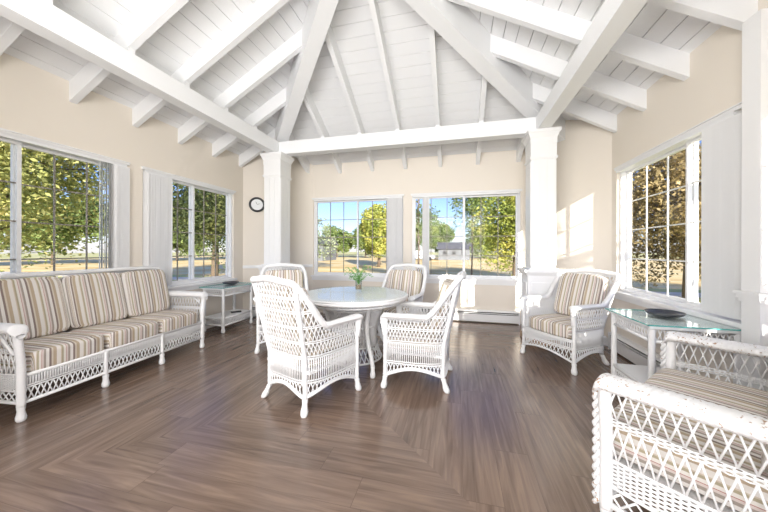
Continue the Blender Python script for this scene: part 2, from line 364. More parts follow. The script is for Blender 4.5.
for sx, sy in ((-1, 1), (1, 1), (-1, -1), (1, -1)):
    def hp(d, dz): return Vector((CX+sx*(HF-d), CY+sy*(HF-d), ZD+SL*d+dz))
    w = Vector((sy, -sx, 0)).normalized()*0.085
    a0, b0 = (0.42, HF)
    MB().hexa([hp(a0, -0.30)-w, hp(a0, -0.30)+w, hp(b0, -0.42)+w, hp(b0, -0.42)-w, hp(a0, 0)-w, hp(a0, 0)+w, hp(b0, 0)+w, hp(b0, 0)-w]).build('hip_rafter', M['ceil'], ceiling)
BX0, BX1, BY0, BY1 = -2.77, 1.03, 0.51, 4.13
hb = 0.07; BZ0, BZ1 = 2.645, 2.83
MB().box((BX0-hb, BY0-0.07, BZ0), (BX0+hb, BY1+0.09, BZ1)).build('beam', M['ceil'], ceiling)
MB().box((BX1-hb, BY0-0.07, BZ0), (BX1+hb, BY1+0.09, BZ1)).build('beam', M['ceil'], ceiling)
MB().box((BX0+hb, BY1-hb, BZ0-0.005), (BX1-hb, BY1+hb, BZ1+0.004)).build('beam', M['ceil'], ceiling)
MB().box((BX0+hb, BY0-hb, BZ0+0.01), (BX1-hb, BY0+hb, BZ1-0.004)).build('beam', M['ceil'], ceiling)

# columns
def sq(m, cx, cy, h, z0, z1, h2=None):
    h2 = h if h2 is None else h2
    m.hexa([(cx-h, cy-h, z0), (cx+h, cy-h, z0), (cx+h, cy+h, z0), (cx-h, cy+h, z0), (cx-h2, cy-h2, z1), (cx+h2, cy-h2, z1), (cx+h2, cy+h2, z1), (cx-h2, cy+h2, z1)])
def column(cx, cy, label):
    t = tag(empty('column', (cx, cy, 0)), label, 'column', 'white square columns under the beam ring')
    m = MB(); sq(m, 0, 0, 0.14, 0.92, 2.47)
    for s_ in (-1, 1):                                  # raised panel boards
        for i in range(3):
            u = -0.088+i*0.088
            m.box((u-0.040, s_*0.143-0.004, 0.96), (u+0.040, s_*0.143+0.004, 2.26)); m.box((s_*0.143-0.004, u-0.040, 0.96), (s_*0.143+0.004, u+0.040, 2.26))
    m.build('shaft', M['trim'], t)
    m = MB(); sq(m, 0, 0, 0.152, 2.28, 2.295); sq(m, 0, 0, 0.158, 2.295, 2.31); sq(m, 0, 0, 0.146, 2.31, 2.47)
    sq(m, 0, 0, 0.150, 2.47, 2.54); sq(m, 0, 0, 0.152, 2.54, 2.605, 0.178); sq(m, 0, 0, 0.186, 2.605, 2.642)
    m.build('capital', M['trim'], t)
    m = MB(); sq(m, 0, 0, 0.185, 0.0, 0.86)
    for s_ in (-1, 1):                                  # panel moulding
        for a, b, z0, z1 in ((-0.14, 0.14, 0.74, 0.76), (-0.14, 0.14, 0.18, 0.20), (-0.14, -0.12, 0.20, 0.74), (0.12, 0.14, 0.20, 0.74)):
            m.box((a, s_*0.190-0.006, z0), (b, s_*0.190+0.006, z1)); m.box((s_*0.190-0.006, a, z0), (s_*0.190+0.006, b, z1))
    m.build('pedestal', M['trim'], t)
    m = MB(); sq(m, 0, 0, 0.19, 0.845, 0.885, 0.215); sq(m, 0, 0, 0.225, 0.885, 0.915); sq(m, 0, 0, 0.17, 0.915, 0.93)
    m.build('pedestal_cap', M['trim'], t)
    m = MB()
    for s_ in (-1, 1):
        m.box((-0.195, s_*0.19-0.006, 0.0), (0.195, s_*0.19+0.006, 0.07)); m.box((s_*0.19-0.006, -0.195, 0.0), (s_*0.19+0.006, 0.195, 0.07))
    m.build('base_trim', M['woodtrim'], t)['label'] = 'brown wood base strip'
column(BX0, BY1, 'white square column near the wall clock, at the left end of the far beam')
column(BX1, BY1, 'white square column behind the striped armchair, lit by the sun')
column(BX0, BY0, 'white square column at the near end of the left beam')
# right front column stands right at the camera's flank, outside the frame; its beam is carried by it
column(BX1, BY0, 'white square column at the near end of the right beam')

# pilaster on the right wall
t = tag(empty('pilaster', (R, 2.233, 0)), 'white half-round-capped pilaster on the right wall beside the sunlit window blinds', 'pilaster')
t['label'] = 'white flat pilaster with a shelf-like cap on the right wall, at the frame edge'
MB().box((-0.10, -0.058, 0.91), (-0.001, 0.058, 2.55)).build('shaft', M['trim'], t)
MB().box((-0.10, -0.058, 0.0), (-0.001, 0.058, 0.865)).build('pedestal', M['trim'], t)
m = MB(); m.box((-0.108, -0.066, 0.845), (-0.001, 0.066, 0.865)); m.box((-0.116, -0.074, 0.865), (-0.001, 0.074, 0.89)); m.box((-0.125, -0.082, 0.89), (-0.001, 0.082, 0.91)); m.build('pedestal_cap', M['trim'], t)

# chair rails on the back chamfers
def along(P, Q, s, off, z):
    d = Vector((Q[0]-P[0], Q[1]-P[1], 0)).normalized(); n = Vector((d.y, -d.x, 0))
    if n.dot(Vector((CX-P[0], CY-P[1], 0))) < 0: n = -n
    return Vector((P[0], P[1], 0))+d*s+n*off+Vector((0, 0, z))
def chrail(name, P, Q, s0, s1, z0, z1, dep, mat, kind='structure', dep0=0.0):
    m = MB(); m.hexa([along(P, Q, s0, dep0, z0), along(P, Q, s1, dep0, z0), along(P, Q, s1, dep, z0), along(P, Q, s0, dep, z0), along(P, Q, s0, dep0, z1), along(P, Q, s1, dep0, z1), along(P, Q, s1, dep, z1), along(P, Q, s0, dep, z1)])
    o = m.build(name, mat); o['kind'] = kind; return o
PL, QL = (L, YB), (XL, D); PR, QR = (R, 4.087), (XR, D)
chrail('trim_1', PL, QL, 0.0, 1.17, 0.855, 0.885, 0.035, M['trim']); chrail('trim_2', PR, QR, 0.0, 1.2, 0.855, 0.885, 0.035, M['trim'])
chrail('trim_3', PL, QL, 0.0, 1.17, 0.835, 0.855, 0.02, M['trim']); chrail('trim_4', PR, QR, 0.0, 1.2, 0.835, 0.855, 0.02, M['trim'])
chrail('baseboard_back_left', PL, QL, 0.0, 1.17, 0.0, 0.10, 0.015, M['trim']); chrail('baseboard_back_right', PR, QR, 0.0, 1.2, 0.0, 0.10, 0.015, M['trim'])
b = MB().box((L, 0.4, 0), (L+0.015, YB, 0.10)).build('baseboard_left', M['trim']); struct(b)

# ------------------------------------------------------------------ windows
wcount = [0]
def window(side, u0, u1, mcol=('muntin', 'muntin'), mid=None, ncol=(3, 3)):
    wcount[0] += 1
    def bx(m, a0, a1, d0, d1, z0, z1):     # d: metres inward from the wall's inner face
        if side == 'l': m.box((L+d0, a0, z0), (L+d1, a1, z1))
        elif side == 'r': m.box((R-d1, a0, z0), (R-d0, a1, z1))
        else: m.box((a0, D-d1, z0), (a1, D-d0, z1))
    root = struct(empty('window_%d' % wcount[0], (L if side == 'l' else R, (u0+u1)/2, Z_SILL) if side != 'b' else ((u0+u1)/2, D, Z_SILL)))
    off = -Vector(root.location)
    def fin(m, name, mat):
        m.v = [tuple(Vector(v)+off) for v in m.v]; return m.build(name, mat, root)
    fw = 0.030
    m = MB(); bx(m, u0, u1, -0.12, -0.03, Z_SILL, Z_SILL+fw); bx(m, u0, u1, -0.12, -0.03, Z_HEAD-fw, Z_HEAD); bx(m, u0, u0+fw, -0.12, -0.03, Z_SILL+fw, Z_HEAD-fw); bx(m, u1-fw, u1, -0.12, -0.03, Z_SILL+fw, Z_HEAD-fw)
    fin(m, 'window_frame', M['vinyl'])
    m = MB(); bx(m, u0-0.03, u1+0.03, -0.03, 0.045, Z_SILL-0.03, Z_SILL+0.002); bx(m, u0-0.02, u1+0.02, 0.0, 0.018, Z_SILL-0.085, Z_SILL-0.03); fin(m, 'window_sill', M['trim'])
    m = MB(); bx(m, u0-0.015, u1+0.015, 0.0, 0.02, Z_HEAD-0.005, Z_HEAD+0.018); bx(m, u0-0.02, u1+0.02, 0.0, 0.03, Z_HEAD+0.018, Z_HEAD+0.026); fin(m, 'head_trim', M['trim'])
    mid = mid or (u0+u1)/2; a, b_ = u0+fw, u1-fw; z0, z1 = Z_SILL+fw, Z_HEAD-fw; sw = 0.026
    for k, (s0, s1, d0) in enumerate(((a, mid+0.018, -0.075), (mid-0.018, b_, -0.11))):
        m = MB(); bx(m, s0, s1, d0, d0+0.03, z0, z0+sw); bx(m, s0, s1, d0, d0+0.03, z1-sw, z1); bx(m, s0, s0+sw, d0, d0+0.03, z0+sw, z1-sw); bx(m, s1-sw, s1, d0, d0+0.03, z0+sw, z1-sw)
        sash = fin(m, 'sash', M['vinyl']); sash2 = []
        m = MB(); g0, g1 = s0+sw, s1-sw; h0, h1 = z0+sw, z1-sw
        for i in range(1, ncol[k]): c = g0+(g1-g0)*i/ncol[k]; bx(m, c-0.006, c+0.006, d0+0.008, d0+0.018, h0, h1)
        for i in (1, 2, 3): c = h0+(h1-h0)*i/4; bx(m, g0, g1, d0+0.009, d0+0.017, c-0.006, c+0.006)
        o = fin(m, 'muntin_grid', M[mcol[k]]); o.parent = sash
        m = MB(); bx(m, g0, g1, d0+0.020, d0+0.023, h0, h1); o = fin(m, 'glass_pane', M['pane']); o.parent = sash
    return root
for u in LW: window('l', *u)
for u in BW: window('b', *u)
window('r', *RW[1], mcol=('wmuntin', 'wmuntin'), mid=2.965, ncol=(2, 3)); window('r', *RW[0], mcol=('wmuntin', 'wmuntin'))

def blind(side, u0, u1, n, label, ang=55, sl=0.075, group='vertical window blinds', rail=None, sheer=None):
    def W(u, d, z): return Vector((L+d, u, z)) if side == 'l' else (Vector((R-d, u, z)) if side == 'r' else Vector((u, D-d, z)))
    loc = W((u0+u1)/2, 0.0, Z_HEAD); t = tag(empty('vertical_blind', loc), label, 'window blind', group)
    m = MB(); r0, r1 = rail or (u0, u1)
    a, b_ = W(r0, -0.025, Z_HEAD-0.035)-loc, W(r1, 0.02, Z_HEAD-0.002)-loc
    m.box(tuple(min(a[i], b_[i]) for i in range(3)), tuple(max(a[i], b_[i]) for i in range(3))); m.build('head_rail', M['vinyl'], t)
    m = MB()
    for i in range(n):
        u = u0+(u1-u0)*(i+0.5)/n; an = radians((ang if not sheer or u > sheer else -62)+rnd.uniform(-7, 7)); h = sl/2
        pts = []
        for q in (-1, -0.33, 0.33, 1):
            uu = u+q*h*cos(an); dd = -0.001+q*h*sin(an)+0.006*(1-q*q)
            pts.append((uu, dd+0.012))
        for z0, z1 in ((Z_SILL+0.02, Z_HEAD-0.036),):
            for (p, q) in zip(pts[:-1], pts[1:]):
                A, B = W(p[0], p[1], z0)-loc, W(q[0], q[1], z0)-loc; e = (B-A).cross(Vector((0, 0, 1))).normalized()*0.0012
                up = Vector((0, 0, z1-z0)); m.hexa([A, B, B+e, A+e, A+up, B+up, B+up+e, A+up+e])
    m.build('slats', M['blind'], t)
    return t
blind('l', 2.20, 2.46, 13, 'white vertical blind bunched at the far side of the window above the sofa', rail=(0.88, 2.46), sheer=2.31)
blind('l', 2.65, 2.97, 10, 'white vertical blind bunched at the near side of the window over the left side table', rail=(2.65, 4.06))
blind('b', -1.17, -0.93, 8, 'white vertical blind beside the far window that shows the round tree', rail=(-2.57, -0.92), ang=25)
blind('b', -0.56, -0.46, 2, 'thin white blind slats in the far right window', rail=(-0.73, 0.94), ang=20)
blind('r', 2.42, 2.69, 9, 'bright sunlit vertical blind on the right window beside the glass-topped table', rail=(2.46, 3.95), ang=30)

# ------------------------------------------------------------------ baseboard heaters
def heater(P, Q, label):
    P, Q = Vector((*P, 0)), Vector((*Q, 0)); d = (Q-P); ln = d.length; d.normalize(); n = Vector((d.y, -d.x, 0))
    if n.dot(Vector((CX, CY, 0))-P) < 0: n = -n
    t = tag(empty('baseboard_heater', P), label, 'heater', 'white baseboard heaters along the walls')
    def bx(m, s0, s1, d0, d1, z0, z1, d1t=None):
        d1t = d1 if d1t is None else d1t
        m.hexa([d*s0+n*d0+Vector((0, 0, z0)), d*s1+n*d0+Vector((0, 0, z0)), d*s1+n*d1+Vector((0, 0, z0)), d*s0+n*d1+Vector((0, 0, z0)), d*s0+n*d0+Vector((0, 0, z1)), d*s1+n*d0+Vector((0, 0, z1)), d*s1+n*d1t+Vector((0, 0, z1)), d*s0+n*d1t+Vector((0, 0, z1))])
    m = MB(); bx(m, 0.02, ln-0.02, 0, 0.068, 0.02, 0.135); bx(m, 0, ln, 0, 0.07, 0.175, 0.20, 0.05); bx(m, 0, 0.02, 0, 0.072, 0.0, 0.20); bx(m, ln-0.02, ln, 0, 0.072, 0.0, 0.20); bx(m, 0.02, ln-0.02, 0, 0.074, 0.148, 0.158)
    m.build('cover', M['trim'], t); m = MB(); bx(m, 0.02, ln-0.02, 0, 0.055, 0.135, 0.175); m.build('slot', M['dark'], t)['label'] = 'dark air slot'
heater((XL+0.25, D-0.002), (XR-0.05, D-0.002), 'long white baseboard heater under the far windows')
heater((R-0.002, 2.36), (R-0.002, 4.0), 'white baseboard heater under the right window, behind the glass-topped table')
heater((PL[0]+0.10, PL[1]+0.074), (QL[0]-0.12, QL[1]-0.09), 'short white baseboard heater on the angled wall below the clock')

# ------------------------------------------------------------------ wicker kit
def foot(m, x, y, z1=0.10, r=0.02, splay=(0, 0)):
    prof = [(0.020, 0), (0.026, 0.012), (0.027, 0.03), (0.022, 0.05), (0.019, 0.07), (0.022, 0.09), (r, z1)]
    n = len(m.v); m.lathe(prof, (x, y, 0), 10)
    for i in range(n, len(m.v)):
        v = m.v[i]; f_ = 1-v[2]/z1; m.v[i] = (v[0]+splay[0]*f_, v[1]+splay[1]*f_, v[2])
def braid(path, r, k=8, per=0.032, amp=0.10, step=0.011):
    # resample and modulate the radius so that the rail looks wrapped
    P = [Vector(p) for p in path]; out = [P[0]]; acc = 0
    for a, b_ in zip(P[:-1], P[1:]):
        l = (b_-a).length; n = max(1, int(l/step))
        for i in range(1, n+1): out.append(a.lerp(b_, i/n))
    rr = []; d = 0
    for i, p in enumerate(out):
        if i: d += (p-out[i-1]).length
        rr.append(r*(1+amp*sin(2*pi*d/per)))
    return out, rr
def xrow(m, Sf, s0, s1, z0, z1, n, r, seg=3, top=None, k=4, single=False):
    for i in range(n):
        for q in ((0, 1), (1, 0)):
            path = []
            for j in range(seg+1):
                f_ = j/seg; f2 = sm(f_) if seg > 2 else f_
                s = s0+(s1-s0)*(i+q[0]+(q[1]-q[0])*f2)/n
                zt = min(z1, top(s)) if top else z1
                if callable(z0): zz = z0(s)+(zt-z0(s))*f_
                else: zz = z0+(zt-z0)*f_
                path.append(Sf(s, zz))
            if (path[-1]-path[0]).length > 0.025: m.tube(path, r, k)
def vrow(m, Sf, s0, s1, z0, z1, n, r, k=4, seg=2):
    for i in range(n+1):
        s = s0+(s1-s0)*i/n; m.tube([Sf(s, z0+(z1-z0)*j/seg) for j in range(seg+1)], r, k)
def basket(m, Sf, s0, s1, z0, z1, length, r=0.0032, pitch=0.0075, stake=0.02):
    n = max(4, int(length/stake)); rows = max(2, int((z1-z0)/pitch))
    vrow(m, Sf, s0, s1, z0, z1, n, r*1.1)
    for j in range(rows+1):
        z = z0+(z1-z0)*j/rows; path = []
        for i in range(2*n+1):
            s = s0+(s1-s0)*i/(2*n); p = Sf(s, z); e = 1e-3; tn = (Sf(min(s1, s+e), z)-Sf(max(s0, s-e), z)); nn = Vector((tn.y, -tn.x, 0)); nn.normalize()
            path.append(p+nn*(0.004*sin(pi*i/2+pi*(j % 2)+0.0)))
        m.tube(path, r, 4)
def hband(m, Sf, s0, s1, z, r=0.005, n=40, gap=0.007):
    for dz in (-gap, gap): m.tube([Sf(s0+(s1-s0)*i/n, z+dz) for i in range(n+1)], r, 5)

def wicker_chair(name, w=0.27, yf=0.25, yb=-0.25, arm=0.62, topz=0.93, lean=0.22, flare=0.17, cush='stripe2', back_h=0.46):
    root = empty(name)
    e = 0.42; NT = 200
    pts = []
    for i in range(NT+1):
        th = pi*i/NT; c_ = cos(th); pts.append(Vector((-w*math.copysign(abs(c_)**e, c_), yf-(yf-yb)*abs(sin(th))**e, 0)))
    cum = [0]
    for a, b_ in zip(pts[:-1], pts[1:]): cum.append(cum[-1]+(b_-a).length)
    tot = cum[-1]
    def plan(s):
        s = max(0, min(1, s))*tot; lo, hi = 0, NT
        while hi-lo > 1:
            mi = (lo+hi)//2
            if cum[mi] <= s: lo = mi
            else: hi = mi
        f_ = (s-cum[lo])/max(1e-9, cum[hi]-cum[lo]); return pts[lo].lerp(pts[hi], f_)
    sc = (yf-yb)/tot                       # arc fraction at rear corner
    def Sf(s, z):
        p = plan(s); m_ = min(s, 1-s); k_ = sm((m_-0.12)/(sc-0.10)); dz = max(0, z-0.36)
        return Vector((p.x*(1+k_*flare*dz/0.5*0.9+0.04), p.y-k_*lean*dz, z))
    def top(s):
        m_ = min(s, 1-s); return arm+(topz-arm)*sm((m_-sc*0.62)/(sc*0.42))+0.02*sm((m_-sc)/(0.5-sc))
    def zb(s):
        m_ = min(s, 1-s); a = (m_/sc) if m_ < sc else ((0.5-m_)/(0.5-sc)*0.5+0.5); a = m_/sc if m_ < sc else (s-sc)/(1-2*sc)
        return 0.10+0.07*sin(pi*max(0, min(1, a)))
    # woven shell
    m = MB()
    n = int(tot/0.030)
    xrow(m, Sf, 0, 1, zb, 0.215, n, 0.0042, 2)
    vrow(m, Sf, 0, 1, 0.22, 0.385, int(tot/0.0165), 0.0058)
    rows = [0.395, 0.50, 0.61, 0.72, 0.82, 1.1]
    for z0, z1 in zip(rows[:-1], rows[1:]):
        lo = [s/400 for s in range(401) if top(s/400) > z0+0.02]
        if not lo: continue
        a, b_ = lo[0], lo[-1]; nn = max(3, int((b_-a)*tot/0.028))
        xrow(m, Sf, a, b_, z0, z1, nn, 0.0042, 4, top)
    m.build('woven_shell', M['wicker'], root, True)
    m = MB()
    for z in (0.218, 0.39): hband(m, Sf, 0, 1, z, 0.006, 60, 0.008)
    for z in rows[1:-1]:
        lo = [s/400 for s in range(401) if top(s/400) > z+0.015]
        if lo: hband(m, Sf, lo[0], lo[-1], z, 0.0052, 44)
    m.tube([Sf(i/60, zb(i/60)) for i in range(61)], 0.010, 6); m.tube([Sf(i/60, zb(i/60)+0.016) for i in range(61)], 0.006, 5)
    m.build('woven_band', M['wicker'], root, True)
    # front apron
    m = MB(); pf, pg = Sf(0, 0.2), Sf(1, 0.2); wv = pg.x
    Ff = lambda s, z: Vector((-wv+2*wv*s, yf+0.012+0.03*sin(pi*s), z))
    zf = lambda s: 0.105+0.055*sin(pi*s)
    xrow(m, Ff, 0, 1, zf, 0.225, 15, 0.0045, 2); vrow(m, Ff, 0, 1, 0.23, 0.30, 34, 0.0055)
    hband(m, Ff, 0, 1, 0.228, 0.006, 16); hband(m, Ff, 0, 1, 0.30, 0.008, 16); m.tube([Ff(i/16, zf(i/16)) for i in range(17)], 0.010, 6)
    m.build('front_apron', M['wicker'], root, True)
    # rails
    path = [Sf(0, arm-0.16)+Vector((0, 0.0, 0)), Sf(0, arm-0.06)+Vector((-0.004, 0.018, 0)), Sf(0, arm-0.015)+Vector((-0.006, 0.022, 0)), Sf(0.012, arm+0.008)+Vector((-0.004, 0.008, 0))]
    mid = [Sf(s/60, top(s/60)) + Vector((0, 0, 0.0)) for s in range(2, 59)]
    e2 = [Vector((-p.x, p.y, p.z)) for p in reversed(path)]
    out, rr = braid(path+mid+e2, 0.024)
    MB().tube(out, rr, 8).build('top_rail', M['wicker'], root, True)
    for sx in (-1, 1):
        def armf(u, v):
            s_ = u*sc*0.66; p = Sf(s_, arm); a = 2*pi*v; en = 1-max(0, 1-u/0.06)**2*0.5; wd = (0.038*(1-u)**0.4+0.012)*en; y = p.y+0.03*(1-u)
            return Vector((sx*(abs(p.x)+0.008+wd*cos(a)), y, top(s_)+0.008-0.03*max(0, 1-u/0.06)**2+0.020*en*sin(a)*(1+0.10*sin(2*pi*y/0.02))))
        MB().grid(armf, 60, 12).build('arm', M['wicker'], root, True)
    # legs
    for s, sp in ((0, (-0.012, 0.012)), (1, (0.012, 0.012)), (sc*0.98, (-0.03, -0.035)), (1-sc*0.98, (0.03, -0.035))):
        m = MB(); p0 = Sf(s, 0.1); foot(m, p0.x, p0.y, 0.10, 0.019, sp)
        zt = top(s)-0.01; path = [Sf(s, 0.10+(zt-0.10)*i/12) for i in range(13)]
        o2, r2 = braid(path, 0.0185, 7, 0.02, 0.05, 0.012); m.tube(o2, r2, 7)
        m.build('leg', M['wicker'], root, True)
    m = MB(); m.box((-w*0.93, yb+0.03, 0.275), (w*0.93, yf-0.01, 0.295)); m.build('seat_deck', M['wicker'], root)
    MB().cushion((0, 0.03, 0.368), (2*w-0.06, yf-yb-0.01, 0.14), 0.0, 8, 16, 0.12).build('seat_cushion', M[cush], root, True)
    cl = (lean+0.08); yc = yb+0.10-lean*0.24
    MB().cushion((0, yc, 0.43+back_h/2), (2*w-0.07, 0.11, back_h), math.atan(cl), 8, 16, 0.14, 1).build('back_cushion', M[cush], root, True)
    return root

def wicker_sofa(name, W_, ncush, depth_f=0.30, depth_b=-0.22, arm=0.62, topz=0.93, worn=False):
    root = empty(name); hw = W_/2; yf, yb = depth_f, depth_b; wm = M['worn'] if worn else M['wicker']; lean = 0.22
    Ff = lambda s, z: Vector((-hw+2*hw*s, yf, z))
    m = MB(); nx = int(W_/0.033)
    xrow(m, Ff, 0, 1, 0.125, 0.215, nx, 0.0045, 2); vrow(m, Ff, 0, 1, 0.225, 0.295, int(W_/0.015), 0.0058)
    hband(m, Ff, 0, 1, 0.22, 0.006, 8); m.tube([Ff(0, 0.12), Ff(1, 0.12)], 0.012, 6); m.tube([Ff(0, 0.30), Ff(1, 0.30)], 0.013, 6)
    m.build('front_apron', M['wicker'], root, True)
    for sx in (-1, 1):
        x = sx*hw; bow = lambda s: sx*0.012*sin(pi*s)
        yb2 = yb-0.02
        Sd = lambda s, z: Vector((x+bow(s)+sx*0.018*sm((z-0.35)/0.25), yf+(yb2-yf)*s, z)); ln = yf-yb2
        m = MB()
        xrow(m, Sd, 0, 1, 0.13, 0.185, 11, 0.0045, 2)
        basket(m, Sd, 0, 1, 0.20, 0.30, ln)
        xrow(m, Sd, 0, 1, 0.305, 0.445, 14, 0.0037, 2, k=6)
        basket(m, Sd, 0, 1, 0.447, 0.475, ln, 0.0028, 0.0065)
        xrow(m, Sd, 0, 1, 0.478, arm-0.02, 14, 0.0035, 2, k=6)
        m.build('side_panel', M['wicker'], root, True)
        m = MB(); m.tube([Sd(i/8, 0.12) for i in range(9)], 0.012, 6)
        for z in (0.195, 0.305): m.tube([Sd(i/8, z) for i in range(9)], 0.006, 6)
        m.build('side_rail', M['wicker'], root, True)
        # broad rolled arm: a flattened oval sweep
        def armf(u, v):
            y = yf+0.035+(yb-0.03-yf-0.035)*u; a = 2*pi*v; rx, rz = (0.060, 0.029) if worn else (0.050, 0.032)
            end = 1-max(0, 1-u/0.05)**2*0.55
            tw = 1+0.05*abs(sin(pi*(y/0.024)+1.6*abs(a-pi)))*(1+0.4*sin(8*a))
            drop = -0.045*max(0, 1-u/0.06)**2
            return Vector((x+sx*0.02+rx*end*tw*cos(a), y, arm+drop+rz*end*tw*sin(a)))
        m = MB(); m.grid(armf, 220, 32); m.build('arm', wm, root, True)
        # braided rope down the front post
        if worn:
            m = MB()
            for ph in (0, pi):
                path = [Vector((x+sx*0.004+0.008*cos(z*85+ph), yf+0.033+0.008*sin(z*85+ph), z)) for z in [0.10+(arm-0.15)*i/110 for i in range(111)]]
                m.tube(path, 0.0085, 6)
            m.build('braided_rope', wm, root, True)
        if not worn: m = MB(); m.tube([(x+sx*0.03, yf-0.01, arm-0.17), (x+sx*0.035, yf-0.08, arm-0.09), (x+sx*0.03, yf-0.16, arm-0.02)], 0.010, 6); m.build('arm_brace', M['wicker'], root, True)
    # back
    Bk = lambda s, z: Vector((-hw+2*hw*s, yb-lean*max(0, z-0.36)*0.75, z))
    m = MB(); rows = [0.13, 0.30, 0.45, 0.60, 0.75, topz-0.02]
    for z0, z1 in zip(rows[:-1], rows[1:]): xrow(m, Bk, 0, 1, z0, z1, int(W_/0.045), 0.0045, 3)
    for z in rows[1:-1]: hband(m, Bk, 0, 1, z, 0.005, 6)
    m.build('woven_back', M['wicker'], root, True)
    path = [Bk(0, arm), Bk(0, 0.78), Bk(0, 0.88), Bk(0.012, topz-0.005), Bk(0.04, topz)]+[Bk(i/20, topz+0.006) for i in range(2, 19)]
    path += [Vector((-p.x, p.y, p.z)) for p in reversed(path[:5])]
    o2, r2 = braid(path, 0.022); MB().tube(o2, r2, 8).build('back_rail', M['wicker'], root, True)
    # legs
    legs = [(-hw, yf), (hw, yf), (-hw, yb), (hw, yb)]
    for i in range(1, ncush): legs.append((-hw+W_*i/ncush, yf))
    for x, y in legs:
        m = MB(); foot(m, x, y, 0.10, 0.021)
        corner = abs(abs(x)-hw) < 1e-6; zt = (arm-0.01) if corner else 0.30
        pth = [Vector((x+(math.copysign(0.018, x)*sm((0.10+(zt-0.10)*i/10-0.35)/0.25) if corner else 0), y, 0.10+(zt-0.10)*i/10)) for i in range(11)]
        o2, r2 = braid(pth, 0.024 if corner else 0.016, 8, 0.02, 0.05); m.tube(o2, r2, 8); m.build('leg', M['wicker'], root, True)
    MB().box((-hw+0.02, yb+0.02, 0.27), (hw-0.02, yf-0.015, 0.295)).build('seat_deck', M['wicker'], root)
    iw = (W_-0.07)/ncush
    for i in range(ncush):
        x = -W_/2+0.035+iw*(i+0.5)
        MB().cushion((x, 0.065+(0.025 if worn else 0), 0.370), (iw-0.002, yf-yb-0.03, 0.150), 0.0, 9, 16, 0.10).build('seat_cushion', M['stripe'], root, True)
        tl = math.atan(0.25)+0.03*(i-1)
        MB().cushion((x, yb+0.065-0.035, 0.44+0.235), (iw+0.002, 0.125, 0.485), tl, 9, 16, 0.12, 1).build('back_cushion', M['stripe'], root, True)
    return root

# sofa along the left wall
sofa = wicker_sofa('wicker_sofa', 1.52, 3)
sofa.location = (-3.165, 2.07, 0); sofa.rotation_euler = (0, 0, radians(-90+3))
tag(sofa, 'long white wicker sofa with striped cushions under the left windows', 'sofa')
# loveseat in the right foreground
love = wicker_sofa('wicker_loveseat', 1.06, 2, worn=True)
love.location = (1.168, 1.60, 0); love.rotation_euler = (0, 0, radians(49.5))
tag(love, 'white wicker loveseat with worn chipped arms in the right foreground', 'loveseat')
# dining chairs
G = 'wicker chairs drawn up around the round table'
dc = wicker_chair('wicker_dining_chair', arm=0.60)
def face(o, x, y, fx, fy): o.location = (x, y, 0); o.rotation_euler = (0, 0, math.atan2(-fx, fy))
face(dc, -1.15, 2.165, 0.36, 0.93)
tag(dc, 'white wicker chair seen from behind, nearest at the left of the round table', 'chair', G)
for x, y, fx, fy, lab in ((-0.325, 2.68, -0.99, 0.03, 'white wicker chair seen side-on, at the right of the round table'),
                         (-2.06, 3.22, 0.55, -0.83, 'white wicker chair behind the near chair, below the clock wall'),
                         (-0.72, 3.62, -0.22, -0.97, 'white wicker chair facing us behind the round table, in front of the far windows')):
    c = copy_tree(dc); face(c, x, y, fx, fy); tag(c, lab, 'chair', G)
ac = wicker_chair('wicker_armchair', w=0.285, yf=0.27, yb=-0.25, arm=0.61, topz=0.91, flare=0.42, cush='stripe', back_h=0.47)
face(ac, 1.12, 3.49, -0.83, -0.56)
tag(ac, 'white wicker armchair with striped cushions in front of the sunlit column', 'armchair')

# round table
TX, TY, TZ = -1.01, 2.83, 0.70
rt = tag(empty('round_table', (TX, TY, 0)), 'round white wicker dining table with a glass top', 'table')
MB().lathe([(0.50, TZ), (0.545, TZ), (0.552, TZ+0.005), (0.545, TZ+0.010), (0.50, TZ+0.010)], k=64).build('glass_top', M['rglass'], rt, True)
m = MB(); m.lathe([(0.0, 0.675), (0.53, 0.675), (0.555, 0.680), (0.56, 0.690), (0.545, 0.6985), (0.0, 0.6985)], k=64, caps=False); m.build('tabletop', M['wicker'], rt)
ring = lambda r, z: [Vector((r*cos(2*pi*i/64), r*sin(2*pi*i/64), z)) for i in range(64)]
m = MB(); m.tube(ring(0.54, 0.67), 0.018, 6, True); m.tube(ring(0.49, 0.628), 0.009, 6, True)
Rf = lambda s, z: Vector(((0.49+0.02*(z-0.63)/0.04)*cos(2*pi*s), (0.49+0.02*(z-0.63)/0.04)*sin(2*pi*s), z))
xrow(m, Rf, 0, 1, 0.632, 0.668, 80, 0.005, 2); m.build('apron', M['wicker'], rt, True)
def rb(z): q = (z-0.05)/0.53; return 0.30-0.10*sin(pi*min(1, q)*0.9)+0.05*q
Bf = lambda s, z: Vector((rb(z)*cos(2*pi*s), rb(z)*sin(2*pi*s), z))
m = MB(); vrow(m, Bf, 0, 1, 0.22, 0.58, 90, 0.006, 4, 6); xrow(m, Bf, 0, 1, 0.09, 0.21, 36, 0.005, 2)
for z in (0.085, 0.215, 0.40, 0.57): m.tube([Bf(i/48, z) for i in range(48)], 0.009, 6, True)
m.build('pedestal_weave', M['wicker'], rt, True)
for i in range(4):
    a = pi/4+i*pi/2; ca, sa = cos(a), sin(a)
    m = MB(); foot(m, 0.40*ca, 0.40*sa, 0.10, 0.022)
    pth = [Vector((r_*ca, r_*sa, z_)) for r_, z_ in ((0.40, 0.10), (0.375, 0.16), (0.32, 0.25), (0.285, 0.35), (0.28, 0.46), (0.31, 0.56), (0.36, 0.62), (0.40, 0.668))]
    o2, r2 = braid(pth, 0.022, 7, 0.02, 0.05); m.tube(o2, r2, 7); m.build('leg', M['wicker'], rt, True)

rt.scale = (0.97, 0.97, 1.022)
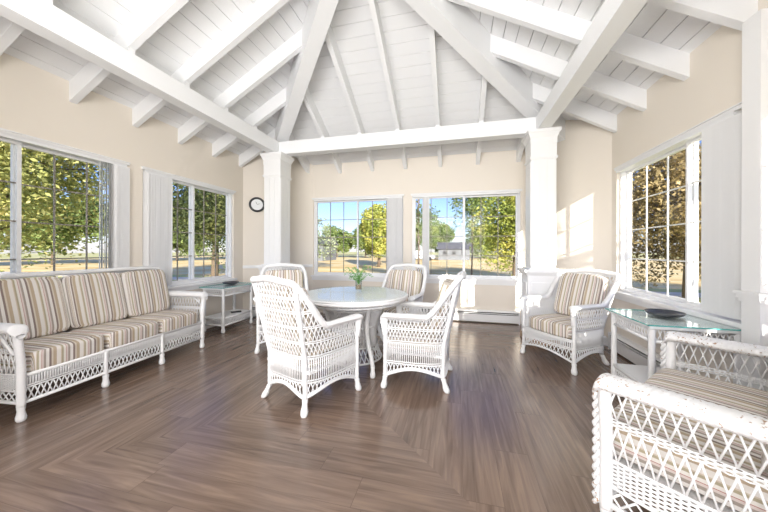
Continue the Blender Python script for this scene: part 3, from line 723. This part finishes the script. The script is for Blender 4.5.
# plant in a glass vase
PX, PY = -1.01, 2.96; pz = TZ+0.0105
pl = tag(empty('potted_plant', (PX, PY, pz*1.022+0.0005)), 'small leafy green plant in a clear vase on the round table', 'plant')
MB().lathe([(0.030, 0), (0.034, 0.01), (0.036, 0.11), (0.033, 0.11), (0.031, 0.012), (0.0, 0.010)], k=20, caps=False).build('vase', M['vase'], pl, True)
MB().lathe([(0.0, 0.011), (0.0295, 0.012), (0.0305, 0.055), (0.0, 0.057)], k=16, caps=False).build('pebbles', M['sand'], pl, True)
m = MB(); st = MB()
for i in range(34):
    a = rnd.uniform(0, 2*pi); l = rnd.uniform(0.05, 0.13); h = rnd.uniform(0.13, 0.27)
    path = [Vector((0, 0, 0.055)), Vector((0.3*l*cos(a), 0.3*l*sin(a), h*0.7)), Vector((l*cos(a), l*sin(a), h)), Vector((1.35*l*cos(a), 1.35*l*sin(a), h-0.03))]
    path = [path[0]]+[Vector((min(0.028, p.xy.length)*cos(a), min(0.028, p.xy.length)*sin(a), p.z)) if p.z < 0.11 else p for p in path[1:]]
    st.tube(path, 0.0015, 4)
    for j in range(9):
        t_ = rnd.uniform(1.0, 3.0); k0 = min(2, int(t_)); p = path[k0].lerp(path[k0+1], t_-k0); b2 = a+rnd.uniform(-1.4, 1.4); s = rnd.uniform(0.010, 0.019)
        u = Vector((cos(b2), sin(b2), rnd.uniform(-.5, .5))).normalized()*s; v = Vector((-sin(b2), cos(b2), rnd.uniform(-.4, .4))).normalized()*s*0.5
        m.quad(p, p+u*0.8+v, p+u*1.9, p+u*0.8-v)
st.build('stems', M['leafg'], pl); m.build('leaves', M['leafg'], pl)

# side tables
def side_table(x0, x1, y0, y1, h, label):
    t = tag(empty('side_table', ((x0+x1)/2, (y0+y1)/2, 0)), label, 'side table', 'white wicker side tables with glass tops')
    hx, hy = (x1-x0)/2-0.035, (y1-y0)/2-0.035
    def ringpath(e): return [(-hx-e, -hy-e), (hx+e, -hy-e), (hx+e, hy+e), (-hx-e, hy+e)]
    m = MB()
    for z0, z1 in ((h-0.12, h-0.03), (0.10, 0.195)):
        for i in range(4):
            a = Vector((*ringpath(0)[i], 0)); b_ = Vector((*ringpath(0)[(i+1) % 4], 0)); Sf = lambda s, z, a=a, b_=b_: a.lerp(b_, s)+Vector((0, 0, z))
            xrow(m, Sf, 0, 1, z0, z1, int((b_-a).length/0.03), 0.0045, 2)
            m.tube([Sf(0, z0), Sf(1, z0)], 0.012, 6); m.tube([Sf(0, z1), Sf(1, z1)], 0.013, 6)
        if False: pass
        m.build('apron' if z0 > 0.3 else 'lower_apron', M['wicker'], t, True); m = MB()
    m = MB(); m.box((-hx-0.03, -hy-0.03, h-0.03), (hx+0.03, hy+0.03, h-0.010)); m.build('tabletop', M['wicker'], t)
    m = MB(); m.box((-hx+0.005, -hy+0.005, 0.195), (hx-0.005, hy-0.005, 0.21)); m.build('shelf', M['wicker'], t)
    m = MB(); m.box((-hx-0.045, -hy-0.045, h-0.0095), (hx+0.045, hy+0.045, h-0.001)); g_ = m.build('glass_top', M['tglass'], t)
    m = MB(); e = 0.046
    for a, b_ in (((-hx-e, -hy-e), (hx+e, -hy-e+0.003)), ((-hx-e, hy+e-0.003), (hx+e, hy+e)), ((-hx-e, -hy-e), (-hx-e+0.003, hy+e)), ((hx+e-0.003, -hy-e), (hx+e, hy+e))):
        m.box((*a, h-0.0093), (*b_, h-0.0012))
    m.build('glass_edge', M['gedge'], g_)
    for x, y in ringpath(0):
        m = MB(); foot(m, x, y, 0.10, 0.020); o2, r2 = braid([Vector((x, y, 0.10)), Vector((x, y, h-0.03))], 0.021, 7, 0.02, 0.05); m.tube(o2, r2, 7); m.build('leg', M['wicker'], t, True)
    return t
side_table(-3.485, -3.10, 3.38, 4.02, 0.63, 'white wicker side table with glass top beside the far end of the sofa')
side_table(1.245, 1.78, 2.335, 2.90, 0.66, 'white wicker side table with glass top between the armchair and the loveseat')
def bowl(x, y, z, r, label):
    o = MB().lathe([(r*0.45, 0), (r*0.55, 0.004), (r*0.85, 0.018), (r, 0.036), (r*0.985, 0.040), (r*0.80, 0.024), (r*0.5, 0.010), (0.0, 0.008)], k=40, caps=False)
    o = o.build('shallow_bowl', M['bowl'], None, True); o.location = (x, y, z); return tag(o, label, 'bowl', 'dark shallow bowls on the side tables')
bowl(-3.30, 3.74, 0.6295, 0.115, 'dark shallow bowl on the side table beside the sofa')
bowl(1.50, 2.63, 0.6595, 0.115, 'dark shallow bowl on the side table near the loveseat')
o = MB().box((-0.07, -0.022, 0), (0.07, 0.022, 0.018)).build('remote_control', M['black']); o.location = (-3.22, 3.76, 0.2105); o.rotation_euler = (0, 0, 0.9)
tag(o, 'small black remote control on the lower shelf of the left side table', 'remote control')

# wall clock on the left chamfer
dP = Vector((CW, CH, 0)).normalized(); nP = Vector((dP.y, -dP.x, 0))
ck = empty('wall_clock', tuple(Vector((L, YB, 0))+dP*0.22+nP*0.002+Vector((0, 0, 1.93)))); tag(ck, 'small round wall clock with a black rim and white face beside the left column', 'clock')
ck.rotation_euler = (pi/2, 0, math.atan2(dP.y, dP.x))
MB().lathe([(0.100, 0.0), (0.125, 0.004), (0.130, 0.025), (0.120, 0.042), (0.100, 0.040), (0.095, 0.026), (0.0, 0.024)], k=40).build('rim', M['black'], ck, True)
MB().lathe([(0.0, 0.0265), (0.094, 0.0265), (0.094, 0.0285), (0.0, 0.0285)], k=32, caps=False).build('clock_face', M['face'], ck)
m = MB(); m.tube([(0, 0, 0.031), (0.05, 0.02, 0.031)], 0.002, 4); m.tube([(0, 0, 0.032), (-0.02, 0.05, 0.032)], 0.0022, 4); m.build('hands', M['black'], ck)
db = MB().box((-0.05, -0.04, 0), (0.05, 0.04, 0.07)).build('wooden_block', M['dark_block']); db.location = tuple(Vector((L, YB, 0))+dP*0.30+nP*0.13); db.rotation_euler = (0, 0, math.atan2(dP.y, dP.x))
tag(db, 'small dark brown block on the floor at the heater end below the clock', 'block')

# ------------------------------------------------------------------ outdoors
GZ = -0.45
struct(MB().box((-160, -60, GZ-0.5), (160, 260, GZ)).build('ground', M['lawn']))
struct(MB().box((-60, 15, GZ-0.3), (60, 75, GZ+0.012)).build('ground_field', M['field']))
struct(MB().box((-60, 12.4, GZ+0.001), (60, 13.6, GZ+0.03)).build('ground_path', M['path']))
struct(MB().box((-75, -20, GZ-0.3), (-26, 14.9, GZ+0.012)).build('ground_field_left', M['field']))

def tree(name, x, y, h, r, mat, nleaf, leaf, label, zc=0.6, squash=1.0, group='trees outside the windows', trunk=0.16, seed=0, blobs=14, hang=0.0):
    rn = random.Random(seed+int(x*10)); t = tag(empty(name, (x, y, GZ)), label, 'tree', group)
    m = MB(); m.tube([(0, 0, 0), (0.05, 0.02, h*0.25), (0.0, 0.05, h*0.55), (0.05, 0, h*0.85)], [trunk, trunk*0.8, trunk*0.5, 0.03], 8)
    cs = []
    for i in range(blobs):
        a = rn.uniform(0, 2*pi); e = rn.uniform(-0.9, 1); q = rn.uniform(0.35, 0.85); rr = sqrt(max(0, 1-e*e))
        c = Vector((r*q*rr*cos(a), r*q*rr*sin(a), h*zc+r*squash*q*e)); cs.append((c, r*rn.uniform(0.30, 0.5)))
        b0 = Vector((0, 0, h*rn.uniform(0.25, 0.6))); m.tube([b0, b0.lerp(c, 0.5)+Vector((0, 0, 0.1)), c], [trunk*0.35, trunk*0.2, 0.015], 5)
    m.build('trunk', M['bark'], t, True)
    m = MB()
    for i in range(nleaf):
        c, br = cs[rn.randrange(len(cs))]; v = Vector((rn.gauss(0, 1), rn.gauss(0, 1), rn.gauss(0, 1))).normalized()*br*rn.uniform(0.55, 1.0)
        p = c+v; p.z -= hang*rn.random()**2
        u = Vector((rn.gauss(0, 1), rn.gauss(0, 1), rn.gauss(0, 0.7))).normalized(); w = u.orthogonal().normalized(); w = (Matrix.Rotation(rn.uniform(0, 6.28), 3, u) @ w); s = leaf*rn.uniform(0.6, 1.3)
        m.quad(p-u*s, p+w*s*0.55, p+u*s, p-w*s*0.55)
    m.build('foliage', M[mat], t); return t
tree('maple_tree', -12.6, 5.0, 7.0, 3.6, 'maple', 48000, 0.062, 'large yellow-green maple filling the left window over the sofa', 0.58, 0.9, seed=1, blobs=40)
tree('broadleaf_tree', -10.2, 10.6, 6.0, 2.5, 'darkleaf', 30000, 0.055, 'dark-leaved tree in the window over the left side table', 0.64, 0.75, seed=3, blobs=26, hang=1.3)
tree('broadleaf_tree', -12.6, 21.0, 4.9, 2.9, 'willow', 16000, 0.10, 'grey-green bushy tree at the left of the far left window', 0.42, 0.75, seed=4, blobs=30)
tree('round_tree', -7.2, 27.0, 6.2, 2.1, 'yellow', 15000, 0.12, 'rounded yellow-green tree standing alone in the far left window', 0.55, 1.2, seed=5, blobs=34)
tree('broadleaf_tree', -1.75, 13.5, 6.2, 0.9, 'green', 4200, 0.065, 'slender green tree with drooping leaves at the left of the far right window', 0.60, 2.1, seed=6, hang=1.0, trunk=0.05)
tree('broadleaf_tree', 2.35, 13.5, 6.4, 1.9, 'yellow', 13000, 0.07, 'yellow-leaved tree at the right of the far right window', 0.48, 1.25, seed=7, hang=1.0, blobs=30, trunk=0.09)
tree('broadleaf_tree', 0.9, 19.5, 8.8, 1.5, 'green', 6000, 0.085, 'green tree with drooping branches in the middle of the far right window', 0.66, 1.3, seed=8, hang=2.4, trunk=0.05)
TL = ('distant green tree, leftmost of the tree line across the field', 'distant green tree, second from the left of the tree line', 'distant green tree behind the round yellow-green tree', 'distant green tree left of the pale house across the field', 'distant green tree right behind the pale house across the field', 'distant green tree in the right half of the far right window', 'distant green tree, rightmost of the tree line across the field')
for i, (x, y, h, r) in enumerate(((-33, 58, 8.5, 3.6), (-25.5, 60, 7.5, 3.6), (-18, 57, 8.2, 3.6), (-10.5, 60, 7.6, 3.6), (-3, 58, 8.8, 3.6), (4.5, 60, 8, 3.6), (12, 57, 9, 3.6))):
    tree('broadleaf_tree', x, y, h, r, 'green', 7000, 0.22, TL[i], 0.48, 0.85, seed=20+i, blobs=18, group='distant tree line')
for i, (x, y) in enumerate(((-42, 10.0), (-40, 21), (-38, 33))):
    tree('broadleaf_tree', x, y, 9.0, 4.6, 'green', 9000, 0.24, ('green tree far across the lawn behind the maple in the left window', 'green tree far across the lawn, middle of the three behind the left side table window', 'green tree far across the lawn at the far edge of the second left window')[i], 0.46, 0.85, seed=40+i, blobs=22, group='trees across the left lawn')
tree('golden_tree', 7.0, 11.2, 6.6, 2.5, 'golden', 32000, 0.055, 'golden-brown tree filling the right window', 0.42, 1.2, seed=9, blobs=36)
tree('golden_tree', 12.0, 7.6, 7.0, 2.8, 'golden', 24000, 0.065, 'golden-brown tree nearest the blinds in the right window', 0.42, 1.1, seed=10, blobs=28)
tree('broadleaf_tree', 10.3, -9.7, 9.0, 2.7, 'green', 620, 0.13, 'sparse tree outside the right wall that dapples the sunlight', 0.72, 0.8, seed=11, blobs=16, trunk=0.08)
def house(x, y, w, d, h, label):
    t = tag(empty('house', (x, y, GZ)), label, 'house', 'distant houses'); MB().box((-w/2, -d/2, 0), (w/2, d/2, h)).build('walls', M['house'], t)
    m = MB(); m.prism([(-w/2-0.4, -d/2-0.4, h), (-w/2-0.4, d/2+0.4, h), (-w/2-0.4, 0, h+1.2)], (w+0.8, 0, 0)); m.build('roof', M['roof'], t)
    for i in (-1, 0, 1): MB().box((i*w*0.3-0.3, -d/2-0.03, 0.9), (i*w*0.3+0.3, -d/2+0.02, 1.5)).build('house_window', M['dark'], t)
house(-0.5, 52, 5, 4, 1.8, 'pale house across the field in the far right window')
house(-22, 42, 6, 5, 2.4, 'small pale house between the trees left of the far windows')
house(-31, -0.5, 6, 5, 3.0, 'white house behind the maple in the left window')
cr = tag(empty('parked_car', (-5.5, 47, GZ), 0.0), 'small white parked vehicle at the edge of the golden field', 'car')
m = MB(); m.hexa([(-2.1, -0.85, 0.35), (2.1, -0.85, 0.35), (2.1, 0.85, 0.35), (-2.1, 0.85, 0.35), (-2.1, -0.8, 0.95), (2.1, -0.8, 0.9), (2.1, 0.8, 0.9), (-2.1, 0.8, 0.95)]); m.hexa([(-1.6, -0.8, 0.95), (1.2, -0.8, 0.92), (1.2, 0.8, 0.92), (-1.6, 0.8, 0.95), (-1.3, -0.7, 1.5), (0.5, -0.7, 1.5), (0.5, 0.7, 1.5), (-1.3, 0.7, 1.5)])
m.build('body', M['carw'], cr)
for x in (-1.3, 1.3):
    for y in (-0.8, 0.8): MB().tube([(x, y-0.1, 0.33), (x, y+0.1, 0.33)], 0.33, 16).build('wheel', M['black'], cr)
